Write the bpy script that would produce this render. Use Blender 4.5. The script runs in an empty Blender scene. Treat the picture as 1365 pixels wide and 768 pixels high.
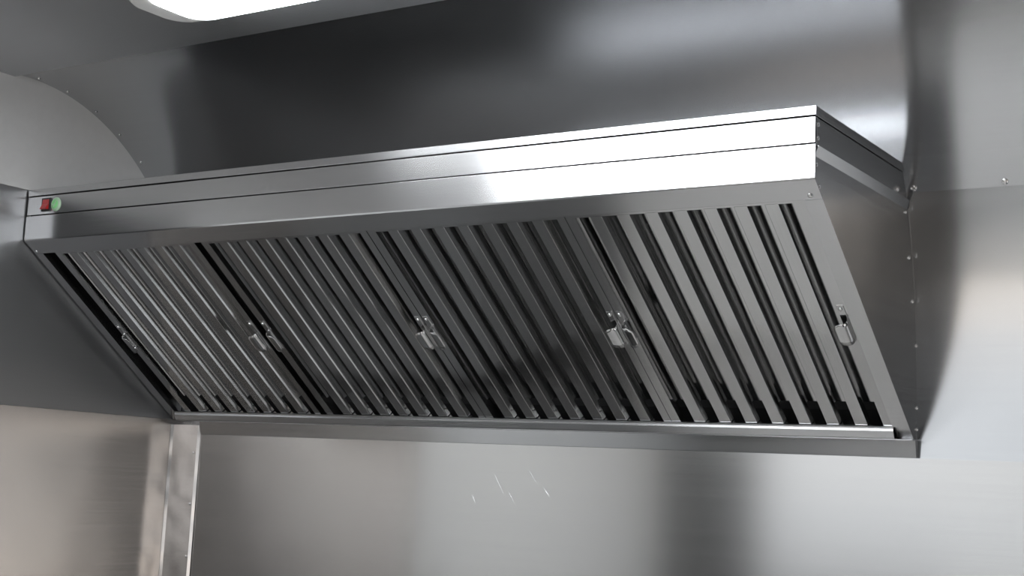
import bpy, bmesh, math, random
from mathutils import Vector, Matrix
random.seed(4)
S = bpy.context.scene
COL = S.collection
Z0 = 2.05                      # height of the hood's top edge above the floor
L = 2.06                       # hood length

# ------------------------------------------------------------------ helpers
def V(x, y, z):                # hood coordinates (z = 0 at the hood's top) -> world
    return Vector((x, y, z + Z0))

def link(name, bm, mat, parent=None, smooth=False, bevel=0, auto=None):
    bmesh.ops.recalc_face_normals(bm, faces=bm.faces)
    me = bpy.data.meshes.new(name)
    bm.to_mesh(me); bm.free()
    me.materials.append(mat)
    if smooth:
        for p in me.polygons: p.use_smooth = True
    o = bpy.data.objects.new(name, me)
    COL.objects.link(o)
    if parent is not None: o.parent = parent
    if bevel:
        m = o.modifiers.new('bevel', 'BEVEL'); m.width = bevel; m.segments = 2
        m.limit_method = 'ANGLE'; m.angle_limit = math.radians(35); m.harden_normals = False
    if auto is not None:
        for p in me.polygons: p.use_smooth = True
        bmo = bmesh.new(); bmo.from_mesh(me)
        for e in bmo.edges:
            if len(e.link_faces) == 2 and e.calc_face_angle(0) > auto: e.smooth = False
        bmo.to_mesh(me); bmo.free()
    return o

def empty(name, loc, label, cat, group=None):
    o = bpy.data.objects.new(name, None); COL.objects.link(o)
    o.location = loc; o.empty_display_size = .05
    o['label'] = label; o['category'] = cat
    if group: o['group'] = group
    return o

def local(o, parent):          # keep world coordinates of a mesh when parenting to an Empty
    o.matrix_parent_inverse = Matrix.Translation(-parent.location)
    return o

def struct(o, label=None):
    o['kind'] = 'structure'
    if label: o['label'] = label
    return o

def box(bm, p0, p1):           # axis-aligned, world
    x0, y0, z0 = p0; x1, y1, z1 = p1
    vs = [bm.verts.new((x, y, z)) for x in (x0, x1) for y in (y0, y1) for z in (z0, z1)]
    for f in ((0,1,3,2),(4,6,7,5),(0,4,5,1),(2,3,7,6),(0,2,6,4),(1,5,7,3)):
        bm.faces.new([vs[i] for i in f])

def prism(bm, poly, x0, x1):   # closed (y,z) polygon in hood coords extruded along X
    a = [bm.verts.new(V(x0, y, z)) for y, z in poly]
    b = [bm.verts.new(V(x1, y, z)) for y, z in poly]
    n = len(poly)
    bm.faces.new(a[::-1]); bm.faces.new(b)
    for i in range(n):
        bm.faces.new((a[i], a[(i+1) % n], b[(i+1) % n], b[i]))

def sheet_poly(pts, th):       # open (u,v) polyline -> closed polygon of thickness th to its left
    pts = [Vector(p) for p in pts]; off = []
    for i, p in enumerate(pts):
        d = []
        if i > 0: d.append((p - pts[i-1]).normalized())
        if i < len(pts)-1: d.append((pts[i+1] - p).normalized())
        ns = [Vector((-t.y, t.x)) for t in d]
        n = sum(ns, Vector((0, 0)))
        n.normalize()
        k = 1 / max(.3, n.dot(ns[0]))
        off.append(p + n * th * k)
    return [tuple(p) for p in pts] + [tuple(p) for p in off[::-1]]

def dome(bm, c, nrm, r, h, seg=12, hole=0.0):   # rivet / screw head standing on a surface
    nrm = Vector(nrm).normalized()
    a = nrm.orthogonal().normalized(); b = nrm.cross(a)
    rings = []
    prof = [(r, -.0004), (r, h*.25), (r*.86, h*.7), (r*.55, h*.96)]
    if hole: prof += [(hole*1.05, h), (hole, h*.35)]
    for rr, hh in prof:
        rings.append([bm.verts.new(Vector(c) + nrm*hh + (a*math.cos(t)+b*math.sin(t))*rr)
                      for t in [2*math.pi*i/seg for i in range(seg)]])
    for r0, r1 in zip(rings, rings[1:]):
        for i in range(seg):
            bm.faces.new((r0[i], r0[(i+1) % seg], r1[(i+1) % seg], r1[i]))
    bm.faces.new(rings[-1]); bm.faces.new(rings[0][::-1])

def tri_x(bm, ring0, ring1):   # connect two rings of verts
    n = len(ring0)
    for i in range(n):
        bm.faces.new((ring0[i], ring0[(i+1) % n], ring1[(i+1) % n], ring1[i]))

# ------------------------------------------------------------------ materials
def steel(name, col=(.60, .60, .605), rough=.24, aniso=.6, grain='X', wave=0.0, wscale=2.0, streak=.0, tint2=None, wdist=.02, grainy=.03):
    m = bpy.data.materials.new(name); m.use_nodes = True
    nt = m.node_tree; N = nt.nodes; K = nt.links
    b = N['Principled BSDF']
    b.inputs['Metallic'].default_value = 1
    b.inputs['Roughness'].default_value = rough
    b.inputs['Anisotropic'].default_value = aniso
    t = N.new('ShaderNodeCombineXYZ')               # direction across the brushing
    if grain == 'X': t.inputs[2].default_value = 1; t.inputs[1].default_value = .3
    elif grain == 'Y': t.inputs[2].default_value = 1
    else: t.inputs[0].default_value = 1; t.inputs[1].default_value = .2
    K.new(t.outputs[0], b.inputs['Tangent'])
    tc = N.new('ShaderNodeTexCoord')
    mp = N.new('ShaderNodeMapping'); K.new(tc.outputs['Object'], mp.inputs[0])
    mp.inputs['Scale'].default_value = {'X': (1.5, 220, 220), 'Y': (220, 1.5, 220), 'S': (220, 2, 2)}[grain]
    nz = N.new('ShaderNodeTexNoise'); nz.inputs['Scale'].default_value = 1.0; nz.inputs['Detail'].default_value = 3
    K.new(mp.outputs[0], nz.inputs['Vector'])
    mr = N.new('ShaderNodeMapRange'); K.new(nz.outputs[0], mr.inputs[0])
    mr.inputs['To Min'].default_value = rough - grainy; mr.inputs['To Max'].default_value = rough + grainy
    K.new(mr.outputs[0], b.inputs['Roughness'])
    mx = N.new('ShaderNodeMix'); mx.data_type = 'RGBA'
    K.new(nz.outputs[0], mx.inputs[0])
    c2 = tint2 or tuple(c*.93 for c in col)
    mx.inputs[6].default_value = (*c2, 1); mx.inputs[7].default_value = (*col, 1)
    K.new(mx.outputs[2], b.inputs['Base Color'])
    if wave:
        n2 = N.new('ShaderNodeTexNoise'); n2.inputs['Scale'].default_value = wscale; n2.inputs['Detail'].default_value = 1
        K.new(tc.outputs['Object'], n2.inputs['Vector'])
        bp = N.new('ShaderNodeBump'); bp.inputs['Strength'].default_value = wave; bp.inputs['Distance'].default_value = wdist
        K.new(n2.outputs[0], bp.inputs['Height']); K.new(bp.outputs[0], b.inputs['Normal'])
    return m

def plain(name, col, rough=.5, metal=0., emit=None, es=0., coat=0.):
    m = bpy.data.materials.new(name); m.use_nodes = True
    nt = m.node_tree; b = nt.nodes['Principled BSDF']
    b.inputs['Base Color'].default_value = (*col, 1)
    b.inputs['Roughness'].default_value = rough
    b.inputs['Metallic'].default_value = metal
    b.inputs['Coat Weight'].default_value = coat
    if emit:
        b.inputs['Emission Color'].default_value = (*emit, 1); b.inputs['Emission Strength'].default_value = es
    nz = nt.nodes.new('ShaderNodeTexNoise'); nz.inputs['Scale'].default_value = 40
    tc = nt.nodes.new('ShaderNodeTexCoord'); nt.links.new(tc.outputs['Object'], nz.inputs['Vector'])
    mx = nt.nodes.new('ShaderNodeMix'); mx.data_type = 'RGBA'
    mx.inputs[6].default_value = (*[c*.92 for c in col], 1); mx.inputs[7].default_value = (*col, 1)
    nt.links.new(nz.outputs[0], mx.inputs[0]); nt.links.new(mx.outputs[2], b.inputs['Base Color'])
    return m

M_face = steel('brushed_steel_hood', rough=.22, aniso=.75)
M_roof = steel('dull_roof_steel', col=(.42, .42, .425), rough=.24, aniso=.3)
M_side = steel('brushed_steel_side_dimmed', col=(.50, .50, .505), rough=.20, aniso=.5, grain='Y', wave=.10, wscale=3.5)  # hood steel again, with the side's dimness put into its colour
M_slat = steel('baffle_steel', col=(.60, .60, .60), rough=.13, aniso=.2, grain='S')
M_chan = steel('grease_channel_steel', col=(.52, .52, .525), rough=.28, aniso=.6, wave=.1, wscale=5)
M_wall = steel('wall_sheet_steel', col=(.60, .605, .615), rough=.20, aniso=.55, grainy=.014)
M_low = steel('splash_sheet_steel', col=(.62, .61, .60), rough=.19, aniso=.75, wave=.05, wscale=1.6, grainy=.014)
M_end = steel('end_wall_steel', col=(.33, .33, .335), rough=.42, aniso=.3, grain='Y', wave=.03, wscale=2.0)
M_endup = plain('light_grey_painted_panel', (.52, .515, .51), .72)
M_endlow = steel('end_splash_steel', col=(.66, .62, .59), rough=.22, aniso=.5, grain='Y', wave=.14, wscale=3.0)
M_trim = steel('trim_steel', col=(.68, .65, .63), rough=.24, aniso=.3, wave=.35, wscale=9.0)
M_ceil = steel('ceiling_sheet_steel', col=(.60, .605, .62), rough=.42, aniso=.3)
M_rivet = steel('rivet_metal', col=(.75, .75, .75), rough=.22, aniso=0)
M_gap_shade = plain('gap_shade', (.012, .012, .013), .6)  # shade of the gaps put into a near-black colour
M_red = plain('red_switch_plastic', (.42, .012, .012), .28, coat=.4)
M_black = plain('black_switch_plastic', (.012, .011, .011), .4)
M_green = plain('green_lamp_plastic', (.20, .46, .20), .35, emit=(.12, .5, .16), es=.25)
M_palegreen = plain('pale_green_lamp_rim', (.40, .56, .40), .4)
M_led = plain('led_diffuser', (.9, .9, .9), .4, emit=(.93, .97, 1.0), es=22.0)
M_white = plain('white_lamp_housing', (.78, .78, .77), .4)
M_floor = plain('floor_vinyl', (.62, .60, .58), .45)
M_panel = plain('white_bounce_board', (.68, .68, .67), .5)  # for the unseen pale surfaces added as reflectors
M_darkwall = plain('dark_grey_wall_paint', (.018, .018, .019), .55)
M_mat = plain('added_mat_black', (.03, .03, .031), .7)
M_cab = plain('added_cabinet_grey', (.115, .115, .116), .7)
M_ground = plain('pale_paving', (.38, .36, .34), .8)

# ------------------------------------------------------------------ wall profile (y, z)
CY, CZ, EA, EB = -.03, -.45, .615, .73
def ell(t): return (CY + EA*math.cos(t), CZ + EB*math.sin(t))
t_seam = math.asin((-.055 - CZ)/EB)
t_top = math.acos((-.10 - CY)/EA)
cove = [ell(t_seam + (t_top - t_seam)*i/40) for i in range(41)]        # seam upwards to the ceiling
def catmull(P, n=8):
    P = [Vector(p) for p in P]; P = [2*P[0]-P[1]] + P + [2*P[-1]-P[-2]]; out = []
    for i in range(1, len(P)-2):
        for k in range(n):
            t = k/n; a, b, c, d = P[i-1:i+3]
            out.append(tuple(.5*((2*b)+(c-a)*t+(2*a-5*b+4*c-d)*t*t+(3*b-a-3*c+d)*t**3)))
    out.append(tuple(P[-2])); return out
y_s = cove[0][0]
MIDP = catmull([(y_s-.001, -.052), (.5055, -.10), (.524, -.16), (.541, -.23), (.554, -.31), (.562, -.39), (.566, -.46), (.567, -.52), (.567, -.555), (.567, -.585)])
def wall_y(z):
    src = MIDP if z < -.053 else cove
    for (y0, z0), (y1, z1) in zip(src, src[1:]):
        lo, hi = min(z0, z1), max(z0, z1)
        if lo <= z <= hi:
            return y0 + (y1-y0)*((z-z0)/(z1-z0) if z1 != z0 else 0)
    return src[-1][0]
XR, YF = 3.4, -2.75            # right end wall and serving side

bm = bmesh.new(); prism(bm, sheet_poly(cove, -.012), -.02, XR)
wall = struct(link('wall_back', bm, M_wall, auto=.5))
bm = bmesh.new(); prism(bm, sheet_poly(MIDP, .012), -.02, XR)
o = link('middle_sheet', bm, M_wall, wall, auto=.5)
LOWP = [(.5560, -.5725), (.5570, -.70), (.558, -1.0), (.562, -2.05)]
bm = bmesh.new(); prism(bm, sheet_poly(LOWP, .012), -.02, XR)
o = link('splash_sheet', bm, M_low, wall, auto=.5); o['label'] = 'lower splash sheet, warmer and smudged'

bm = bmesh.new()
for x, z, ln, a in ((1.075, -.655, .075, -58), (1.115, -.690, .05, -55), (1.17, -.640, .055, -52), (1.01, -.70, .04, -60), (1.21, -.675, .04, -50)):
    dx, dz = math.cos(math.radians(a))*ln/2, math.sin(math.radians(a))*ln/2
    q = [bm.verts.new(V(x+k*dx+e*.0007, .5562+(-z-.5725)*.008-h, z+k*dz+e*.0005)) for k, e, h in ((-1, -1, .0), (-1, 1, .0), (1, 1, .0), (1, -1, .0), (0, 0, .0006))]
    for i in range(4): bm.faces.new((q[i], q[(i+1) % 4], q[4]))
    bm.faces.new(q[:4][::-1])
o2 = link('scratch_marks', bm, M_rivet, wall); o2['label'] = 'fine bright diagonal scratches'
# screws along the upper seam and the hood's wall edge
for i in range(-1, 14):
    x = 2.0735 + .175*i
    if x < 2.06: continue
    bm = bmesh.new(); y = wall_y(-.047)
    dome(bm, V(x, y, -.047), (0, -.85, -.35), .0065, .0035, hole=.0025)
    link('screw', bm, M_rivet, wall, smooth=False, auto=.6)

# ------------------------------------------------------------------ left end wall, other walls, ceiling, floor
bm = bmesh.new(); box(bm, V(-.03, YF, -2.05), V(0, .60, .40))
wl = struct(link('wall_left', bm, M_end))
bm = bmesh.new(); box(bm, V(-.001, YF+.02, .0), V(.0035, .47, .2835)); o = link('upper_panel', bm, M_endup, wl, bevel=.001); o['label'] = 'lighter matt panel above the hood line'
bm = bmesh.new(); box(bm, V(-.001, -.545, -.53), V(.006, -.088, -.004)); o = link('reflection_blocker', bm, M_darkwall, wl, bevel=.001); o['label'] = 'dark board added to the left wall to block lamp reflections'  # dark board added to keep the lamp's reflection off the hood front
bm = bmesh.new(); box(bm, V(-.02, -2.30, -2.05), V(.012, -.55, -.25)); dr = struct(link('added_door_1', bm, M_panel, bevel=.004))  # unseen pale door added for the lower wall to mirror
bm = bmesh.new(); box(bm, V(.010, -.66, -1.10), V(.055, -.62, -.98)); link('door_handle', bm, M_rivet, dr, bevel=.004)
bm = bmesh.new(); box(bm, V(-.001, YF+.1, -2.05), V(.003, .575, -.534)); o = link('splash_sheet', bm, M_endlow, wl, bevel=.001)
o['label'] = 'warm pinkish lower splash sheet'
for y, z in ((-.017, .268), (.070, .246), (.162, .217), (.243, .179), (.325, .130), (.385, .06)):
    bm = bmesh.new(); t = math.atan2((z-CZ)/EB, (y-CY)/EA)
    yy, zz = ell(t); dome(bm, V(.022, yy, zz), (0, -math.cos(t)/EA, -math.sin(t)/EB), .004, .003)
    link('rivet', bm, M_rivet, wall, auto=.6)
bm = bmesh.new()                                      # right end wall; doorway added to brighten the slat sides
DY0, DY1, DZ1 = -2.05, .05, -.45
for p in ((YF, DY0, -2.05, .40), (DY1, .60, -2.05, .40), (DY0, DY1, DZ1, .40)):
    box(bm, V(XR, p[0], p[2]), V(XR+.03, p[1], p[3]))
wr = struct(link('wall_right', bm, M_darkwall))
# ceiling: flat sheet whose long edge overlaps the cove
bm = bmesh.new(); box(bm, V(0, YF, .272), V(XR, -.072, .29)); ce = struct(link('ceiling', bm, M_ceil, bevel=.0015))
bm = bmesh.new(); box(bm, V(-.03, YF-.02, -2.07), V(XR+.03, .62, -2.05)); fl = struct(link('floor', bm, M_floor))
def mat_(x0, x1, y0, y1, lab):  # unseen mats added so the steel reflects a dark floor
    bm = bmesh.new(); box(bm, V(x0, y0, -2.05), V(x1, y1, -2.038))
    o = link('added_mat', bm, M_mat, bevel=.004); o['label'] = lab; o['category'] = 'added floor mat'
mat_(.02, .64, -2.6, -.22, 'black mat added along the left end wall to darken reflections')
mat_(2.3, 3.35, -2.6, -.15, 'black mat added at the right end of the kitchen to darken reflections')

# low cabinet below the frame, added so the left filters reflect dark
cab = empty('added_cabinet', V(.38, .18, -2.05), 'unseen dark grey cabinet added below the left end of the hood for dark reflections', 'cabinet')
def cp(name, a, b, m, par=cab, bev=.004):
    bm = bmesh.new(); box(bm, V(*a), V(*b)); o = link(name, bm, m, par, bevel=bev)
    return local(o, cab) if par is cab else o
cp('body', (.02, -.12, -1.95), (.665, .52, -1.13), M_cab)
cp('worktop', (.012, -.15, -1.13), (.672, .535, -1.10), M_cab)
cdoor = cp('door', (.03, -.136, -1.93), (.655, -.12, -1.15), M_cab)
cp('handle', (.61, -.165, -1.50), (.63, -.136, -1.30), M_rivet, cdoor)
for x, y in ((.04, -.10), (.62, -.10), (.04, .46), (.62, .46)): cp('leg', (x, y, -2.05), (x+.03, y+.03, -1.95), M_rivet)

# serving side with the open hatch
HX0, HX1, HZ0, HZ1 = .25, 2.84, -1.12, .02
bm = bmesh.new()
for p in ((0, HX0, -2.05, .29), (HX1, XR, -2.05, .29), (HX0, HX1, -2.05, HZ0), (HX0, HX1, HZ1, .29)):
    box(bm, V(p[0], YF-.03, p[2]), V(p[1], YF, p[3]))
wf = struct(link('wall_front', bm, M_darkwall))
bm = bmesh.new(); box(bm, V(1.15, YF-.001, -2.04), V(2.30, YF+.012, HZ0-.03)); o = link('bounce_board', bm, M_panel, wf, bevel=.002); o['label'] = 'pale board added below the hatch for the wall to reflect'  # unseen board added to brighten what the middle sheet reflects
bm = bmesh.new()
for p in ((HX0, HX0+.05, HZ0, HZ1), (HX1-.05, HX1, HZ0, HZ1), (HX0+.05, HX1-.05, HZ0, HZ0+.05), (HX0+.05, HX1-.05, HZ1-.05, HZ1)):
    box(bm, V(p[0], YF-.05, p[2]), V(p[1], YF+.02, p[3]))
win = struct(link('window_1', bm, M_end, bevel=.003))
bm = bmesh.new(); box(bm, (-12, -16, -.55), (14, YF-.25, -.5)); gr = struct(link('ground', bm, M_ground))

# corner trim, lower left corner
bm = bmesh.new()
N = 14
ring = []
prof = [(.0036, .535), (.009, .5415), (.094, .5485), (.099, .5555), (.092, .5565), (.009, .551), (.0036, .545)]
zs = [-.548 - 1.50*i/40 for i in range(41)]
prev = None
for z in zs:
    r = [bm.verts.new(V(x, y, z)) for x, y in prof]
    if prev: tri_x(bm, prev, r)
    else: bm.faces.new(r)
    prev = r
bm.faces.new(prev[::-1])
tr = struct(link('trim_1', bm, M_trim, auto=.6))
for x, z in ((.085, -.623), (.086, -.76), (.088, -.90)):
    bm = bmesh.new(); dome(bm, V(x, .5480, z), (0, -1, 0), .004, .002); link('rivet', bm, M_rivet, tr, auto=.6)

# ------------------------------------------------------------------ extraction hood
Y3, Z3, YB, ZB = 0.0, -.1274, .5441, -.5362
sl = Vector((0, YB-Y3, ZB-Z3)); SLEN = sl.length; sl.normalize()
nin = Vector((0, -sl.z, sl.y))                     # into the hood
def F(x, s, d=0.0):                                # point on / behind the slanted filter plane
    return V(x, Y3, Z3) + sl*s + nin*d

hood = empty('extraction_hood', V(L/2, .30, -.54), 'long brushed stainless steel wall hood with slanted underside of baffle filters', 'extractor hood')
def hp(name, bm, mat, parent=hood, **k):
    o = link(name, bm, mat, None, **k)
    o.parent = parent
    if parent is hood: local(o, hood)
    else: o.matrix_parent_inverse = parent.matrix_parent_inverse if False else Matrix.Identity(4)
    return o
# sub-parts sit under parts that carry the same offset, so only the first level needs the inverse
X0 = .0035
# top lid: front lip and roof sheet
bm = bmesh.new()
prism(bm, sheet_poly([(.004, -.0165), (0, -.0165), (0, 0), (.022, 0)], -.0015), X0, L)
lid = hp('top_panel', bm, M_face, bevel=.0008)
bm = bmesh.new(); prism(bm, [(.0222, -.0003), (.0222, -.0016), (wall_y(0)-.002, -.0016), (wall_y(0)-.002, -.0003)], X0, L-.0016)
hp('roof_sheet', bm, M_roof)
# control panel, the middle strip of the front
bm = bmesh.new(); prism(bm, sheet_poly([(.012, -.0195), (.0004, -.0195), (.0004, -.0645), (.012, -.0645)], .0015), X0+.0015, L-.0012)
ctrl = hp('control_panel', bm, M_face, bevel=.0006)
# front fascia, folded under into the slanted top rail
bm = bmesh.new()
p_r = Vector((Y3, Z3)) + Vector((sl.y, sl.z))*.046
prism(bm, sheet_poly([(.010, -.0672), (0, -.0672), (0, Z3+.002), (.0012, Z3-.0012), tuple(p_r), (p_r.x+.0056, p_r.y+.0075)], .0015), X0, L)
fas = hp('front_panel', bm, M_face, bevel=.0005)
# black block added behind the gaps to stand for their shade
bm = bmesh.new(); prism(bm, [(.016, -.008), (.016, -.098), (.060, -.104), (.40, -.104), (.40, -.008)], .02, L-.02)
hp('gap_shade_block', bm, M_gap_shade)

def side(xa, xb, name, poly, mat):
    bm = bmesh.new(); prism(bm, poly, xa, xb); return hp(name, bm, mat, bevel=.0006)
def back_edge(za, zb, n=12):
    return [(wall_y(za+(zb-za)*i/n)-.0015, za+(zb-za)*i/n) for i in range(n+1)]
sidepanels = []
for sgn, X in ((0, X0), (1, L)):
    inn = (lambda a, b: (X-b, X-a)) if sgn else (lambda a, b: (X+a, X+b))
    # lip side, upper side strip, folded ledge, lower side panel
    a, b = inn(.0, .0015)
    side(a, b, 'top_side_lip', [(.0016, -.002), (.0016, -.0178)] + back_edge(-.0178, -.002, 4), M_side)
    a, b = inn(.003, .0045)
    up = side(a, b, 'upper_side_panel', [(.010, -.0180), (.010, -.070)] + back_edge(-.070, -.018, 6), M_side)
    # ledge: tilted face looking out and down
    bm = bmesh.new()
    ya, yb_ = .006, wall_y(-.08)-.002
    t0, t1 = inn(-.0008, .004), inn(.0022, .006)
    xo, xi = (X+.0030, X-.0040) if sgn else (X-.0012, X+.0040)
    xin = X-.008 if sgn else X+.008
    sec = [(xo, -.0690), (xi, -.0868), (xin, -.0868), (xin, -.0690)]
    ra = [bm.verts.new(V(x, ya, z)) for x, z in sec]; rb = [bm.verts.new(V(x, wall_y(z)-.002, z)) for x, z in sec]
    bm.faces.new(ra); bm.faces.new(rb[::-1]); tri_x(bm, ra, rb)
    hp('side_ledge', bm, M_face)
    a, b = inn(.0025, .004)
    q = Vector((Y3, Z3)); e = q + Vector((sl.y, sl.z))*(SLEN-.001)
    poly = [(.002, -.0869), (.002, Z3)] + [(e.x, e.y)] + [(wall_y(e.y)-.0015, e.y)] + back_edge(e.y, -.0869, 24)[1:]
    sp = side(a, b, 'side_panel', poly, M_side)
    sidepanels.append(sp)
    xs = (L-.0025) if sgn else X0+.0025
    nx = 1 if sgn else -1
    def riv(par, y, z, x=None, r=.0042, name='rivet'):
        bm = bmesh.new(); dome(bm, V(xs if x is None else x, y, z), (nx, 0, 0), r, .003)
        o = link(name, bm, M_rivet, par, auto=.6)
        o.matrix_parent_inverse = Matrix.Translation(-hood.location) @ Matrix.Identity(4) if False else Matrix.Identity(4)
        return o
    if sgn:
        for y, z in ((.016, -.030), (.016, -.054), (.433, -.059)): riv(up, y, z, X-.003, .0048)
        for y, z in ((.010, -.101), (.024, -.137), (.481, -.094), (.507, -.181), (.531, -.265), (.559, -.35), (.567, -.473), (.567, -.515)):
            riv(sp, y, z, None, .0042)

# face stiles and grease channel
def slab(bm, x0, x1, s0, s1, d0, d1, s0b=None, s1b=None):
    vs = [bm.verts.new(F(x, s, d)) for x, ss in ((x0, (s0, s1)), (x1, (s0 if s0b is None else s0b, s1 if s1b is None else s1b))) for s in ss for d in (d0, d1)]
    for f in ((0,1,3,2),(4,6,7,5),(0,4,5,1),(2,3,7,6),(0,2,6,4),(1,5,7,3)):
        bm.faces.new([vs[i] for i in f])
for x0, x1 in ((X0, .0335), (L-.0327, L)):
    bm = bmesh.new(); slab(bm, x0, x1, .0462, SLEN, -.0003, .0012)
    if x0 < 1: slab(bm, x1-.0012, x1, .0462, SLEN-.002, .0012, .012)
    else: slab(bm, x0, x0+.0012, .0462, SLEN-.002, .0012, .012)
    st = hp('stile', bm, M_face)
for x, s in ((2.041, .036), (.016, .038)):
    bm = bmesh.new(); dome(bm, F(x, s, 0), -nin, .0048, .003, hole=.0018)
    link('rivet', bm, M_rivet, fas, auto=.6)
bm = bmesh.new()
prism(bm, sheet_poly([(.530, -.5135), (.516, -.5135), (.5140, -.5150), (.5155, -.5180), (.5150, -.5225), (.5215, -.5355), (.5245, -.5372), (.540, -.5372)], .0012), .034, L-.0315)
ch = hp('grease_channel', bm, M_chan, bevel=.0006)
bm = bmesh.new()
prism(bm, [(.526, -.5386), (.526, -.5374), (.5655, -.5374), (.5655, -.5716), (.5545, -.5716), (.5470, -.5386)], .099, L+.002)
hp('rear_flange', bm, M_face)

# switch and green lamp on the control panel
def rocker():
    bm = bmesh.new(); cx, cz = .0765, -.0415
    box(bm, V(cx-.0165, -.0028, cz-.0165), V(cx+.0165, .0006, cz+.0165))
    bz = link('switch_bezel', bm, M_black, ctrl, bevel=.001)
    bm = bmesh.new()
    prism(bm, [(-.0026, cz+.0125), (-.0035, cz+.0125), (-.0045, cz+.001), (-.0115, cz-.0125), (-.0026, cz-.0125)], cx-.0115, cx+.0115)
    return link('rocker_switch', bm, M_red, ctrl, bevel=.0008)
rk = rocker()
bm = bmesh.new(); dome(bm, V(.112, .0004, -.0428), (0, -1, 0), .0172, .0050, seg=28)
rim = link('indicator_lamp', bm, M_palegreen, ctrl, auto=.5)
bm = bmesh.new(); dome(bm, V(.112, -.0044, -.0428), (0, -1, 0), .0112, .0014, seg=24)
link('lamp_lens', bm, M_green, ctrl, auto=.5)
bm = bmesh.new()                                      # the pale tick-shaped mark on the lens
def stroke(bm, pts, w, y0, y1):
    for (xa, za), (xb, zb) in zip(pts, pts[1:]):
        d = Vector((xb-xa, zb-za)).normalized(); n = Vector((-d.y, d.x))*w/2; e = d*w*.4
        q = [(xa-e.x+n.x, za-e.y+n.y), (xa-e.x-n.x, za-e.y-n.y), (xb+e.x-n.x, zb+e.y-n.y), (xb+e.x+n.x, zb+e.y+n.y)]
        a = [bm.verts.new(V(x, y0, z)) for x, z in q]; b = [bm.verts.new(V(x, y1, z)) for x, z in q]
        bm.faces.new(a); bm.faces.new(b[::-1]); tri_x(bm, a, b)
stroke(bm, [(.106, -.0445), (.1095, -.0485), (.1175, -.0360)], .0028, -.0064, -.0056)
link('lamp_mark', bm, M_palegreen, ctrl)

# ------------------------------------------------------------------ baffle filters
W = .483
S0, S1 = .0475, .646
def strip_shape(bm, sec, s0, s1):                     # closed (x,d) section swept down the slope
    a = [bm.verts.new((x, s0, d)) for x, d in sec]; b = [bm.verts.new((x, s1, d)) for x, d in sec]
    bm.faces.new(a); bm.faces.new(b[::-1]); tri_x(bm, a, b)
def splay_sec(xa, xb, d0, d1, sp, th=.0009):          # channel with splayed flanges: web at d0, flange tips at d1, tips sp further out
    o = Vector
    pts = [(xa-sp, d1), (xa, d0), (xb, d0), (xb+sp, d1)]
    if d1 < d0: pts = pts[::-1]
    return sheet_poly(pts, th)
def chan_sec(x0, x1, d0, d1, th=.0009, lip=0):        # U with its web at d0 and flanges to d1
    if d1 > d0:
        return [(x0, d0), (x1, d0), (x1, d1), (x1-th, d1), (x1-th, d0+th), (x0+th, d0+th), (x0+th, d1), (x0, d1)]
    return [(x0, d0), (x1, d0), (x1, d1), (x1-th, d1), (x1-th, d0-th), (x0+th, d0-th), (x0+th, d1), (x0, d1)]
FM = Matrix(((1, 0, 0, 0), (0, sl.y, nin.y, 0), (0, sl.z, nin.z, 0), (0, 0, 0, 1)))   # (x, s, d) -> world axes
def boxl(bm, a, b):
    box(bm, a, b)
def make_filter(root):
    # frame: two side channels, head and foot rails
    bm = bmesh.new()
    strip_shape(bm, [(0, .002), (.021, .002), (.021, .013), (.0201, .013), (.0201, .0029), (.0009, .0029), (.0009, .046), (0, .046)], S0, S1)
    strip_shape(bm, [(W-.0012, .002), (W-.0195, .002), (W-.0195, .013), (W-.0186, .013), (W-.0186, .0029), (W-.0021, .0029), (W-.0021, .046), (W-.0012, .046)], S0, S1)
    boxl(bm, (.0201, S0, .002), (W-.019, S0+.0052, .0029))
    boxl(bm, (.0009, S0, .0029), (W-.0021, S0+.0009, .046))
    boxl(bm, (.0009, S1-.0009, .0029), (W-.0021, S1, .046))
    o = link('frame', bm, M_slat, root)
    # front baffles
    for i in range(7):
        x = .0535 + .0588*i
        bm = bmesh.new(); strip_shape(bm, splay_sec(x, x+.0250, .002, .0125, .0042), S0+.003, S1-.003)
        link('front_baffle', bm, M_slat, root, bevel=.0010)
    # rear baffles, reaching in behind the front ones
    for i in range(8):
        xa = .0197 + .0588*i + .0010 - .0015*(i == 0)*0
        xb = .0535 + .0588*i + .0010
        xa = .0785 + .0588*(i-1) - .0010
        if i == 0: xa = .0215
        if i == 7: xb = W-.0190
        bm = bmesh.new(); strip_shape(bm, splay_sec(xa, xb, .0275, .0188, .0050), S0+.003, S1-.046)
        link('rear_baffle', bm, M_slat, root)
    # black plate standing in for the shade under the drain gaps
    bm = bmesh.new(); boxl(bm, (.002, S1-.058, .0440), (W-.003, S1-.001, .0450)); link('drain_shade_plate', bm, M_gap_shade, root)
    handles(root)
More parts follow.
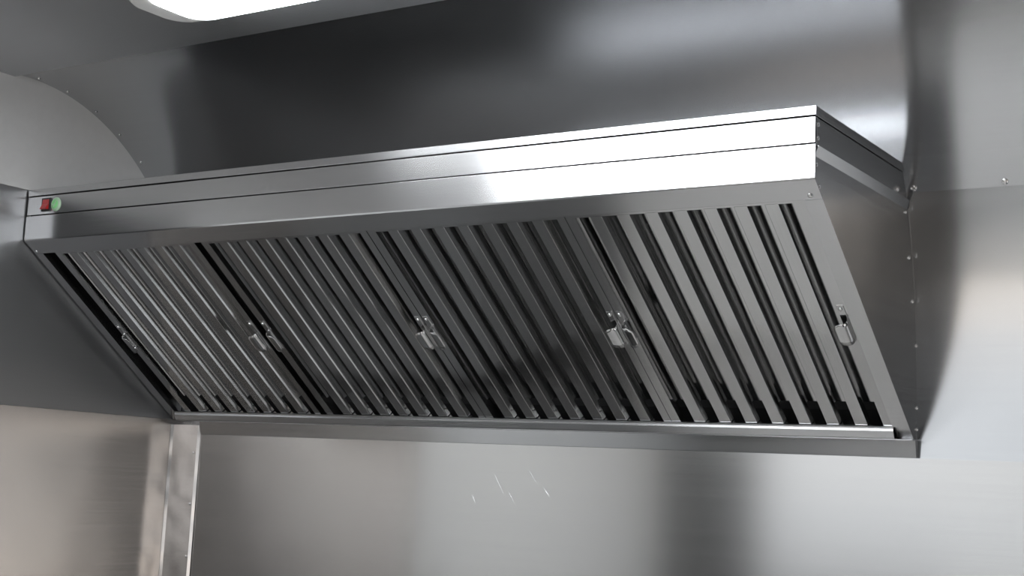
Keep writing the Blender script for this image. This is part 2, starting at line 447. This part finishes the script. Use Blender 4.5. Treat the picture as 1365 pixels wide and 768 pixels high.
def handles(root):
    for sgn, xc in ((1, .0085), (-1, W-.0130)):
        def X(u): return xc + sgn*u
        bm = bmesh.new()
        a, b = sorted((X(-.0065), X(.0065)))
        boxl(bm, (a, .305, .0004), (b, .400, .0021))
        h = link('handle', bm, M_slat, root, bevel=.0005)
        # spring tab: folds out of the plate, rolls over and ends in a rounded leaf
        path = [(-.0050, -.0004), (-.0046, -.0050), (-.0030, -.0092), (.0002, -.0118), (.0042, -.0128)]
        path += [(.0042 + .0042*k, -.0128 - .0002*k) for k in range(1, 5)]
        bm = bmesh.new(); prev = None
        n = len(path)
        rows = []
        for k, (u, d) in enumerate(path):
            tt = max(0, (k-4)/(n-5)); ins = .011*(1-math.sqrt(max(0, 1-tt*tt)))
            sa, sb = .341+ins, .397-ins
            rows.append([bm.verts.new((X(u), sa+(sb-sa)*j/6, d)) for j in range(7)])
        for r0, r1 in zip(rows, rows[1:]):
            for j in range(6): bm.faces.new((r0[j], r0[j+1], r1[j+1], r1[j]))
        t = link('handle_tab', bm, M_slat, h, auto=.9)
        m = t.modifiers.new('thickness', 'SOLIDIFY'); m.thickness = .0009; m.offset = 0
        for s, u in ((.3135, 0), (.3915, .0005)):
            bm = bmesh.new(); dome(bm, (X(u), s, .0004), (0, 0, -1), .0042, .0028)
            link('rivet', bm, M_rivet, h, auto=.6)

def copy_tree(o, parent=None):
    c = o.copy(); COL.objects.link(c)
    if parent is not None: c.parent = parent
    for ch in list(o.children): copy_tree(ch, c)
    return c
labels = ['leftmost baffle filter, under the red switch end of the hood',
          'second baffle filter from the left, between the leftmost and the third one',
          'third baffle filter from the left, darker grey slats',
          'rightmost baffle filter, beside the right end panel, widest looking slats']
xs = [.075, .5785, 1.0625, 1.5455]
first = bpy.data.objects.new('baffle_filter', None); COL.objects.link(first)
first.empty_display_size = .05
make_filter(first)
for i, x in enumerate(xs):
    o = first if i == 0 else copy_tree(first)
    o.matrix_world = Matrix.Translation(F(x, 0, 0)) @ FM
    o['label'] = labels[i]; o['category'] = 'filter'; o['group'] = 'baffle filters in the hood'

# ------------------------------------------------------------------ ceiling lights
def lamp(x0, x1, y0, y1, label, group):
    root = empty('ceiling_light', V((x0+x1)/2, (y0+y1)/2, .272), label, 'ceiling light', group)
    def rr(x0, x1, y0, y1, z, r, n=8):
        out = []
        for cx, cy, a0 in ((x1-r, y1-r, 0), (x0+r, y1-r, 90), (x0+r, y0+r, 180), (x1-r, y0+r, 270)):
            for k in range(n+1):
                a = math.radians(a0+90*k/n); out.append(V(cx+r*math.cos(a), cy+r*math.sin(a), z))
        return out
    def loft(rings, name, mat):
        bm = bmesh.new(); R_ = [[bm.verts.new(p) for p in r] for r in rings]
        for a, b in zip(R_, R_[1:]): tri_x(bm, a, b)
        bm.faces.new(R_[-1]); bm.faces.new(R_[0][::-1])
        return local(link(name, bm, mat, root, auto=.6), root)
    loft([rr(x0, x1, y0, y1, .272, .06), rr(x0, x1, y0, y1, .250, .06), rr(x0+.008, x1-.008, y0+.006, y1-.006, .243, .054)], 'housing', M_white)
    loft([rr(x0+.055, x1-.055, y0-.001, y1+.001, .266, .05), rr(x0+.055, x1-.055, y0-.001, y1+.001, .250, .05), rr(x0+.062, x1-.062, y0+.008, y1-.008, .2405, .045)], 'diffuser', M_led)
    return root
lamp(.765, 1.98, -.42, -.245, 'white ceiling light with rounded end at the top left, above the hood', 'led ceiling lights')
lamp(.62, 1.85, -1.40, -1.00, 'wide white ceiling light over the middle of the kitchen', 'led ceiling lights')

sun = bpy.data.lights.new('sun', 'SUN'); sun.energy = 17; sun.angle = .01; sun.color = (1, .93, .84)
so = bpy.data.objects.new('sun', sun); COL.objects.link(so)
so.rotation_euler = Vector((.02, -.60, -.80)).to_track_quat('-Z', 'Y').to_euler(); so.location = (3, 4, 6)
# ------------------------------------------------------------------ world, camera
w = bpy.data.worlds.new('daylight'); S.world = w; w.use_nodes = True
bg = w.node_tree.nodes['Background']; bg.inputs[0].default_value = (.92, .96, 1.0, 1); bg.inputs[1].default_value = 1.22

cam_p = [2.9418, -2.22676, -.65827, -.587171, .1354409, -.050691, 1896.08]
yaw, pitch, roll = cam_p[3:6]
f = Vector((math.sin(yaw)*math.cos(pitch), math.cos(yaw)*math.cos(pitch), math.sin(pitch)))
r = Vector((math.cos(yaw), -math.sin(yaw), 0)); d = f.cross(r)
c, s = math.cos(roll), math.sin(roll)
r2 = c*r + s*d; d2 = -s*r + c*d
cd = bpy.data.cameras.new('camera'); co = bpy.data.objects.new('camera', cd); COL.objects.link(co)
up = -d2; bk = -f
co.matrix_world = Matrix(((r2.x, up.x, bk.x, cam_p[0]), (r2.y, up.y, bk.y, cam_p[1]), (r2.z, up.z, bk.z, cam_p[2]+Z0), (0, 0, 0, 1)))
cd.sensor_width = 36; cd.lens = cam_p[6]*36/1365; cd.clip_start = .02
S.camera = co
S.view_settings.view_transform = 'Standard'; S.view_settings.look = 'None'
S.view_settings.gamma = 1; S.view_settings.exposure = 0
S.view_settings.use_curve_mapping = False
